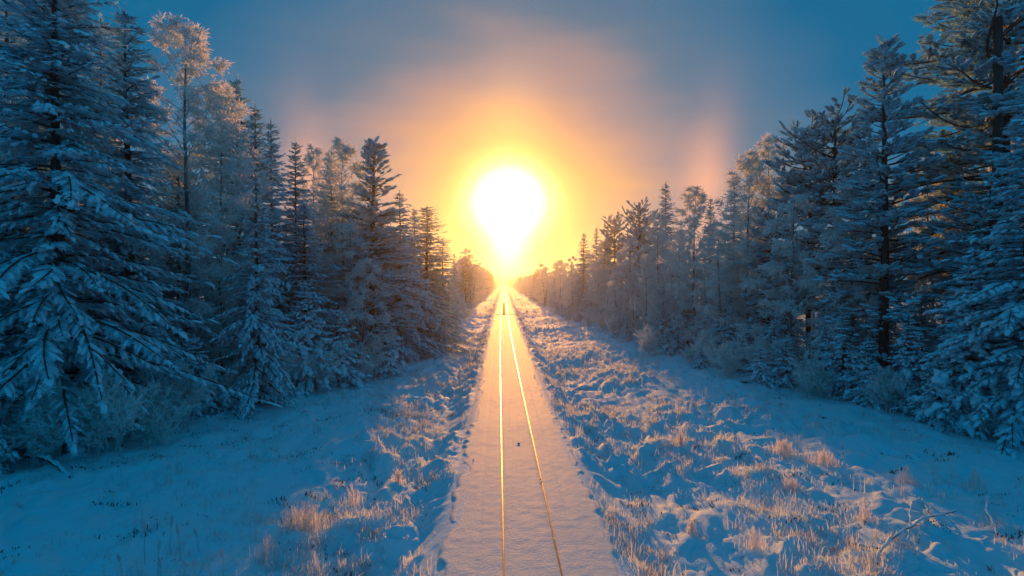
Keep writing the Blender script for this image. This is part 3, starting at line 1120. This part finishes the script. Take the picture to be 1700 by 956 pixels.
fr = np.random.default_rng(99)
fill = []
for side, edge, W in ((-1, edge_left, WL), (1, edge_right, WR)):
    for row, (off, step, hk) in enumerate(((1.6, 3.6, .96), (5.0, 4.2, 1.04), (9.5, 4.8, 1.10), (15, 4.6, 1.18), (21, 4.6, 1.28))):
        y = 16.0 + row * 1.7
        ymax = 420 if row == 0 else (260 if row == 1 else (120 if row == 2 else (80 if row == 3 else 60)))
        while y < ymax:
            e = float(edge(y)) + off + fr.uniform(-.9, .9)
            x = float(track(y)) + side * e
            i = fr.choice(len(deep), p=WFAR if side > 0 and y > 44 else W)
            key, hh = deep[i]
            if side < 0 and 84 < y < 134:
                hh *= .45                                   # the gap before the lone round tree
            if side > 0 and y > 44 and row < 3:
                hh *= (.84, .92, 1.0)[row]                  # a little lower than the named trees, so the sun gets in between
            hh = hh * hk * fr.uniform(.80, 1.08) * (.93 if side > 0 else 1.0)
            wd, rt = fr.uniform(1.05, 1.4), fr.uniform(0, 6.28)
            if abs(x / y) < 1.14 and clear_of(x, y, 2.0):      # only what the lens can see
                noun = {'spruce_tree': 'spruce', 'pine_tree': 'pine', 'birch_tree': 'birch'}[PROTO[key][0]]
                look = {'spruce': 'snowy dark spruce', 'pine': 'snowy pine', 'birch': 'pale frosted birch'}[noun]
                fill.append(dict(key=key, x=x, y=y, h=hh, w=wd, r=rt, side=side, look=look, noun=noun, label=None))
                ALL_POS.append((x, y))
            y += step * fr.uniform(.75, 1.3) * (1 + y / 260)
label_by_neighbour([i for i in fill if i['y'] < 150], 'behind')
for it in fill:
    sname = 'left' if it['side'] < 0 else 'right'
    lab = it['label'] or f"far {it['look']} fading into golden haze along the {sname} forest edge"
    plant(it['key'], it['x'], it['y'], it['h'], it['w'], it['r'], lab, it['noun'], 'forest trees on the ' + sname)

# low growth closing the foot of the forest
under = []
for side, edge in ((-1, edge_left), (1, edge_right)):
    y = 19.0
    while y < 135:
        for off in ((-.4, 1.9, 4.6, 8.0) if y < 75 else (-.4, 1.9)):
            x = float(track(y)) + side * (float(edge(y)) + off + fr.uniform(-.8, .8))
            yy = y + fr.uniform(-.8, .8)
            q = fr.random()
            key = 'shrub_b' if q < .16 else ('shrub_a' if q < .34 else ('young_b' if q < .68 else 'young_a'))
            hh = {'shrub_b': 3.4, 'shrub_a': 2.6, 'young_b': 3.4, 'young_a': 5.2}[key] * fr.uniform(.7, 1.15)
            if off > 4:
                key, hh = 'young_a', fr.uniform(5, 8)
            if off < 0:
                hh *= .8
            if abs(x / yy) < 1.12:
                look = 'low frosted shrub' if key.startswith('shrub') else 'small snow-laden spruce'
                under.append(dict(key=key, x=x, y=yy, h=hh, side=side, look=look))
        y += 2.1 * (1 + y / 55) * fr.uniform(.8, 1.25)
label_by_neighbour(under, 'at the foot of')
for it in under:
    plant(it['key'], it['x'], it['y'], it['h'], fr.uniform(1.0, 1.3), fr.uniform(0, 6.28), it['label'],
          'shrub' if 'shrub' in it['look'] else 'young spruce', 'undergrowth along the forest foot', sink=.05)

# the far end of the cutting: one mass of trees nobody could count
def far_forest():
    g = Geo()
    rr = np.random.default_rng(4)
    for side, edge in ((-1, edge_left), (1, edge_right)):
        for y in np.arange(300, 960, 9.0):
            for off in (2, 8):
                x = float(track(y)) + side * (float(edge(y)) + off + rr.uniform(-2, 2))
                yy = y + rr.uniform(-4, 4)
                if not clear_of(x, yy, 2.5):
                    continue
                h = rr.uniform(11, 16)
                z0 = gz(x, yy)
                n = 40
                t = rr.random(n) ** .8
                a = rr.uniform(0, 6.28, n)
                rad = 2.3 * (1 - t) ** .8 + .15
                pos = np.stack([x + rad * .4 * np.cos(a), yy + rad * .4 * np.sin(a), z0 + .3 + t * (h - .8)], -1)
                d = np.stack([np.cos(a), np.sin(a), -.25 + .7 * t], -1)
                g.inst(SPRAYS[0], pos, basis(d, (0, 0, 1), rad, rad * .45, rad * .5))
    link('far_forest', g.mesh('far_forest', M_NEEDLE, False), kind='stuff', label='hazy mass of forest where the track vanishes', category='forest')


far_forest()

# ------------------------------------------------------------------ bare pole-like trunk, upper right
def bare_trunk():
    x, y, zt = pix(1661, 28, 27.5)
    z0 = gz(x, y) - .3
    h = zt - z0
    root = link('bare_trunk', None, label='dark bare trunk with a flat cut top standing like a pole at the right', category='dead tree')
    root.location = (x, y, z0)
    g = Geo()
    s = np.linspace(0, 1, 14)
    line = np.stack([.10 * np.sin(s * 3) - .25 * s, .05 * np.sin(s * 5), h * s], -1)
    rad = .27 - .05 * s
    g.tube(line, rad, 12)
    top = line[-1] + [0, 0, .02]
    th = np.arange(12) / 12 * 2 * np.pi
    v = np.concatenate([[top], np.stack([line[-1][0] + rad[-1] * np.cos(th), line[-1][1] + rad[-1] * np.sin(th), np.full(12, h)], -1)])
    g.add(v, [(0, 1 + i, 1 + (i + 1) % 12) for i in range(12)])
    link('trunk', g.mesh('bare_trunk', M_WOOD), root)
    for (t, a, l) in ((.55, 2.9, .5), (.66, .4, .35), (.8, 3.4, .3)):
        b = Geo()
        p = along(line, np.array([t]))[0]
        b.tube(np.stack([p, p + [math.cos(a) * (l + .2), math.sin(a) * (l + .2), .25 * l]]), [.035, .015], 5)
        link('branch_stub', b.mesh('branch_stub', M_WOOD), root)


bare_trunk()


# ================================================================== UNDERGROWTH
SHRUBS = [
    ('shrub_b', 75, 20.5, 3.2, 'frosted shrub at the left forest foot nearest the frame edge'),
    ('shrub_b', 175, 21.5, 3.4, 'tall frosted shrub below the corner spruce'),
    ('shrub_a', 255, 23.0, 2.6, 'frosted shrub in front of the young spruce on the left'),
    ('shrub_b', 300, 25.0, 3.2, 'wide frosted shrub where the left forest meets the open snow'),
    ('shrub_a', 395, 30.0, 2.4, 'frosted shrub under the snow-bowed left spruce'),
    ('shrub_b', 452, 32.5, 3.4, 'tangled frosted shrub below the dark pointed row'),
    ('shrub_b', 530, 36.0, 3.6, 'frosted shrub midway along the left edge'),
    ('shrub_a', 600, 40.0, 2.8, 'frosted shrub below the forward left pine'),
    ('shrub_a', 735, 66.0, 2.4, 'sunlit frosted shrub between the left spruces and the track'),
    ('shrub_a', 1075, 50.0, 2.8, 'sunlit frosted shrub standing forward of the right forest'),
    ('shrub_b', 1170, 43.0, 3.2, 'frosted shrub at the foot of the right birches'),
    ('shrub_b', 1265, 37.5, 3.2, 'frosted shrub beside the stepped right forest edge'),
    ('shrub_a', 1345, 32.5, 2.6, 'frosted shrub among the small right spruces'),
    ('shrub_b', 1465, 28.0, 2.6, 'frosted shrub between two young snow-cushioned spruces on the right'),
    ('shrub_a', 1650, 23.0, 2.2, 'frosted shrub at the foot of the big right-hand spruce'),
    ('shrub_b', 1020, 66.0, 3.0, 'hazy frosted shrub along the far right edge'),
    # low clumps standing in the open snow
    ('shrub_e', 505, 16.4, 1.15, 'bright orange-lit tuft of frosted stalks left of the track'),
    ('shrub_d', 585, 18.6, .95, 'smaller orange-lit tuft behind the brightest one on the left'),
    ('shrub_c', 660, 20.5, .8, 'low frosted tuft halfway between the left tufts and the track'),
    ('shrub_d', 440, 14.6, .8, 'low frosted tuft at the lower left of the brightest one'),
    ('shrub_e', 1302, 22.0, .95, 'upright frosted tuft on the sunlit right bank'),
    ('shrub_e', 1370, 20.5, .8, 'upright frosted tuft right of the sunlit bank'),
    ('shrub_e', 1315, 18.4, .7, 'frosted tuft below the dimpled sunlit snow on the right'),
    ('shrub_d', 1505, 18.0, .8, 'tall frosted tuft in the blue snow at the right'),
    ('shrub_d', 1620, 17.4, .8, 'frosted tuft nearest the right side of the picture'),
    ('shrub_d', 1255, 15.2, .8, 'low frosted tuft at the lower right middle'),
    ('shrub_c', 1150, 16.5, .7, 'low frosted tuft on the right slope near the track'),
    ('shrub_c', 1130, 24.0, .9, 'frosted tuft on the right slope farther up the track'),
    ('shrub_d', 1440, 15.4, .9, 'frosted tuft beside the snow-covered fallen branches'),
]
for key, px, d, hh, lab in SHRUBS:
    x, y, _ = pix(px, 600, d)
    plant(key, x, y, hh, r_.uniform(.9, 1.2), r_.uniform(0, 6.28), lab, 'shrub', sink=.04)


def build_grass():
    r = np.random.default_rng(12)
    g = Geo()
    # tussocks: groups of blades, thick on the slopes beside the track and on the sunlit right bank
    n = 20000
    d = 10.5 * np.exp(r.random(n) * math.log(150 / 10.5))
    u = np.where(r.random(n) < .42, -(2.7 + np.abs(r.normal(0, 3.6, n))), 2.7 + np.abs(r.normal(0, 1, n)) * 5.6)
    calm_ = r.random(n) < .26
    u = np.where(calm_, np.where(u < 0, -r.uniform(6, 19, n), r.uniform(9, 22, n)), u)
    dens = N1(u * .33 + 70, d * .25) + .5 + .16 * calm_
    keep = (r.random(n) < np.clip((dens + .5 * N2_(u * 1.1, d * .8) - .42) * 3.2, .03, 1)) & (u > -20) & (u < 23)
    d, u = d[keep], u[keep]
    x = u + track(d)
    for X, Y in zip(x, d):
        m = int(r.integers(4, 14) * (1 if Y < 45 else .6)) + 1
        sp = r.uniform(.05, .22)
        px = X + r.normal(0, sp, m)
        py = Y + r.normal(0, sp, m)
        b = np.stack([px, py, np.zeros(m)], -1)
        hh = r.uniform(.10, .34) * r.uniform(.5, 1.3, m) * (1 if r.random() < .88 else 2.1)
        b[:, 2] = -5
        GR_P.append(b); GR_H.append(hh)
    P = np.concatenate(GR_P)
    H = np.concatenate(GR_H)
    P[:, 2] = ground_z(P[:, 0], P[:, 1]) - .03
    W = r.uniform(.007, .017, len(P)) * np.clip(P[:, 1] / 22, 1, 3)
    blades(P, H, W, np.abs(r.normal(.25, .42, len(P))).clip(0, 1.5), r, g)
    link('grass', g.mesh('grass', M_GRASS, False), kind='stuff', label='frosted dry grass tufts poking from the snow beside the track', category='grass')


GR_P, GR_H = [], []
build_grass()


def build_heather():
    r = np.random.default_rng(17)
    g = Geo()
    n = 420
    d = 11.5 * np.exp(r.random(n) * math.log(60 / 11.5))
    u = np.where(r.random(n) < .55, -r.uniform(3, 20, n), r.uniform(3, 20, n))
    x = u + track(d)
    P, H = [], []
    for X, Y in zip(x, d):
        m = int(r.integers(3, 9) * r.choice([1, 1, 1, 3, 6]))
        sp = r.uniform(.04, .13) * (1 + m / 25)
        P.append(np.stack([X + r.normal(0, sp * 1.6, m), Y + r.normal(0, sp * .6, m), np.zeros(m)], -1))
        H.append(r.uniform(.05, .20) * r.uniform(.5, 1.3, m))
    P, H = np.concatenate(P), np.concatenate(H)
    P[:, 2] = ground_z(P[:, 0], P[:, 1]) - .02
    blades(P, H, r.uniform(.010, .028, len(P)), np.abs(r.normal(.6, .5, len(P))).clip(0, 1.6), r, g)
    link('heather', g.mesh('heather', M_HEATH, False), kind='stuff', label='dark sprigs of heather sticking out of the snow', category='heather')


build_heather()


# slender stalks with seed heads, lower left
def make_stalk(seed):
    r = np.random.default_rng(seed)
    stem, head = Geo(), Geo()
    s = np.linspace(0, 1, 6)
    c = r.uniform(-.12, .12)
    line = np.stack([c * s ** 2, .05 * s ** 2, 1.0 * s], -1)
    stem.tube(line, .015 - .006 * s, 4)
    k = np.linspace(.72, 1.02, 6)
    hl = along(line, np.clip(k, 0, 1)) + np.stack([np.zeros(6), np.zeros(6), np.clip(k - 1, 0, 1)], -1)
    head.tube(hl, np.array([.010, .030, .042, .040, .028, .006]), 6)
    return stem, head


stalks = []
for i in range(3):
    a, b = make_stalk(200 + i)
    stalks.append((a.mesh('stalk_stem', M_GRASS), b.mesh('seed_head', M_GRASS)))
STALK_AT = [(240, 905, 1.25), (262, 918, 1.0), (282, 888, 1.2), (300, 890, 1.1), (203, 930, .9), (330, 880, .8), (371, 925, .9), (268, 946, 1.0)]
words_ = ['tallest seed-headed stalk of the group in the lower left shade', 'seed-headed stalk just right of the tallest lower left stalk',
          'seed-headed stalk in the middle of the lower left group', 'seed-headed stalk right of the middle of the lower left group',
          'leftmost seed-headed stalk of the lower left group', 'short stalk behind the lower left stalk group',
          'rightmost seed-headed stalk of the lower left group', 'seed-headed stalk nearest the camera in the lower left group']
for (px, py, hh), lab in zip(STALK_AT, words_):
    d = CAM_H * FPX / (py + 14 - 467) * 1.0
    x, y, _ = pix(px, py, d)
    root = link('weed_stalk', None, label=lab, category='weed stalk', group='seed-headed stalks at lower left')
    root.location = (x, y, gzf(x, y) - .05)
    root.scale = (1, 1, hh)
    root.rotation_euler = (0, 0, r_.uniform(0, 6))
    st, hd = stalks[r_.randrange(3)]
    link('stem', st, root)
    link('seed_head', hd, root)


# snow-covered fallen branches
def fallen(name, pts, rad, label, seed):
    r = np.random.default_rng(seed)
    root = link(name, None, label=label, category='fallen branch')
    P = np.array([(x, y, gzf(x, y) + dz) for x, y, dz in pts])
    q = np.linspace(0, 1, len(P))
    t = np.linspace(0, 1, 26)
    deg = min(2, len(P) - 1)
    line = np.stack([np.polyval(np.polyfit(q, P[:, i], deg), t) for i in range(3)], -1)
    line += np.cumsum(r.normal(0, .018, (26, 3)), 0) * [1, 1, .8]
    o = line[0].copy()
    root.location = o
    line = line - o
    g, w = Geo(), Geo()
    g.tube(line, rad * (1 - .7 * t) + .006, 6)
    for i in range(4):
        k = r.integers(4, 25)
        d = r.normal(0, 1, 3) + [0, 0, .5]
        d /= np.linalg.norm(d)
        g.tube(np.stack([line[k], line[k] + d * r.uniform(.12, .4)]), [.010, .003], 3)
    link('wood', g.mesh(name + '_wood', M_WOOD), root, kind='stuff')
    w.tube(line + [0, 0, rad * .6 + .012], (rad * (1 - .6 * t) + .012) * r.uniform(.45, 1.5, 26), 7)
    link('snow_cover', w.mesh(name + '_snow', M_SNOW), root)


def gp(px, py):
    d = CAM_H * FPX / (py - 467)
    x, y, _ = pix(px, py, d)
    return x, y


fallen('fallen_log', [(*gp(45, 772), .25), (*gp(85, 786), .16), (*gp(118, 800), .05)], .10, 'snow-covered log lying at the foot of the left forest', 1)
fallen('fallen_branch', [(*gp(1455, 952), .05), (*gp(1490, 925), .10), (*gp(1530, 905), .14), (*gp(1600, 880), .06)], .026, 'long snow-topped fallen branch catching orange light at lower right', 2)
fallen('fallen_branch', [(*gp(1505, 920), .05), (*gp(1508, 890), .25), (*gp(1530, 850), .12)], .018, 'curved snow-topped branch arching above the long fallen one', 3)
fallen('fallen_branch', [(*gp(1412, 905), .08), (*gp(1440, 918), .22), (*gp(1472, 922), .05)], .026, 'short snow-topped branch left of the long fallen one', 4)
fallen('fallen_branch', [(*gp(1528, 850), .2), (*gp(1560, 882), .03)], .016, 'straight bare stick leaning on the curved branch', 5)
fallen('fallen_branch', [(*gp(1640, 870), .35), (*gp(1655, 915), .10)], .034, 'knobbly snow-topped branch pointing at the lower right corner', 6)


# stone on the track bed
def lump(seed, n=9, m=6, rough=.22):
    r = np.random.default_rng(seed)
    v = [(0, 0, 1.0)]
    for i in range(1, m):
        for j in range(n):
            a, b = math.pi * i / m, 2 * math.pi * j / n
            k = 1 + r.uniform(-rough, rough)
            v.append((k * math.sin(a) * math.cos(b), k * math.sin(a) * math.sin(b), k * math.cos(a)))
    v.append((0, 0, -1.0))
    f = [(0, 1 + j, 1 + (j + 1) % n) for j in range(n)]
    for i in range(m - 2):
        for j in range(n):
            p, q = 1 + i * n + j, 1 + i * n + (j + 1) % n
            f += [(p, p + n, q + n), (p, q + n, q)]
    b = 1 + (m - 2) * n
    f += [(b + j, len(v) - 1, b + (j + 1) % n) for j in range(n)]
    return np.array(v), np.array(f)


M_STONE = mat_bark('stone', (.03, .028, .026), (.09, .085, .08), 9)
v, f = lump(3)
x, y = gp(861, 738)
st = link('stone', None, label='small dark stone capped with snow between the rails', category='stone')
st.location = (x, y, 0)
link('rock', mesh_from('stone_rock', v * [.045, .04, .035] + [0, 0, .005], f, M_STONE), st)
v2, f2 = lump(8, rough=.12)
link('snow_cover', mesh_from('stone_snow', v2 * [.08, .055, .02] + [0, .04, .028], f2, M_SNOW), st)


# bare strip of boards between the rails, far up the track
def board_strip():
    y0, y1 = 114.0, 172.0
    root = link('plank_walkway', None, label='dark bare plank strip between the rails far up the track', category='walkway')
    root.location = (float(track(y0)), y0, .02)
    me = None
    k = 0
    y = y0
    while y < y1:
        l = 5.7
        x0, x1 = float(track(y)), float(track(y + l))
        for off in (-.26, .02):
            v = np.array([(a, b, c) for c in (0, .05) for a, b in ((-.13, 0), (.13, 0), (.13, l), (-.13, l))], float)
            v[:, 0] += (v[:, 1] / l) * (x1 - x0)
            fq = np.array([(0, 3, 2, 1), (4, 5, 6, 7), (0, 1, 5, 4), (1, 2, 6, 5), (2, 3, 7, 6), (3, 0, 4, 7)])
            if me is None:
                me = mesh_from('plank', v, fq, M_WOOD, smooth=False)
            o = link('plank', me, root)
            o.location = (x0 - root.location.x + off, y - y0, .004 * (k % 3))
            k += 1
        y += l + .06
    v = np.array([(a, b, c) for c in (0, .07) for a, b in ((-1.9, -.35), (2.3, -.35), (2.3, -.05), (-1.9, -.05))], float)
    link('cross_beam', mesh_from('cross_beam', v, np.array([(0, 3, 2, 1), (4, 5, 6, 7), (0, 1, 5, 4), (1, 2, 6, 5), (2, 3, 7, 6), (3, 0, 4, 7)]), M_WOOD, smooth=False), root)


board_strip()

# small sticks dropped on the bed
M_STICK = M_WOOD
for (px, py, l, a, lab) in ((786, 766, .28, 1.5, 'short dark stick lying on the left shoulder of the track bed'),
                            (898, 800, .18, .6, 'tiny dark twig beside the right rail')):
    x, y = gp(px, py)
    g = Geo()
    g.tube(np.array([[-l / 2, 0, 0], [0, .02, .02], [l / 2, 0, .01]]), np.array([.012, .016, .008]), 5)
    o = link('stick', g.mesh('stick', M_STICK), label=lab, category='stick')
    o.location = (x, y, .03)
    o.rotation_euler = (0, 0, a)

# ------------------------------------------------------------------ frosty air
HAZE_DENSITY = 0.0004


def haze():
    m = bpy.data.materials.new('haze')
    m.use_nodes = True
    t = m.node_tree
    t.nodes.clear()
    out = t.nodes.new('ShaderNodeOutputMaterial')
    p = t.nodes.new('ShaderNodeVolumePrincipled')
    p.inputs['Color'].default_value = (.93, .94, .95, 1)
    p.inputs['Density'].default_value = HAZE_DENSITY
    p.inputs['Anisotropy'].default_value = .85
    t.links.new(p.outputs[0], out.inputs['Volume'])
    x0, x1, y0, y1, z0, z1 = -180, 180, -55, 1000, -4.0, 34.0
    v = np.array([(a, b, c) for c in (z0, z1) for a, b in ((x0, y0), (x1, y0), (x1, y1), (x0, y1))], float)
    f = np.array([(0, 3, 2, 1), (4, 5, 6, 7), (0, 1, 5, 4), (1, 2, 6, 5), (2, 3, 7, 6), (3, 0, 4, 7)])
    link('haze', mesh_from('haze', v, f, m, smooth=False), kind='stuff', label='thin frosty haze hanging in the air over the whole scene', category='haze')


haze()
tris = {}
for o in SC.objects:
    if o.type == 'MESH' and o.data.name not in tris:
        tris[o.data.name] = sum(len(p.vertices) - 2 for p in o.data.polygons) if len(o.data.polygons) < 10 else int(len(o.data.loops) - 2 * len(o.data.polygons))
print('TRIS', sum(tris.values()), 'OBJ', len(SC.objects), sorted(tris.items(), key=lambda k: -k[1])[:14])
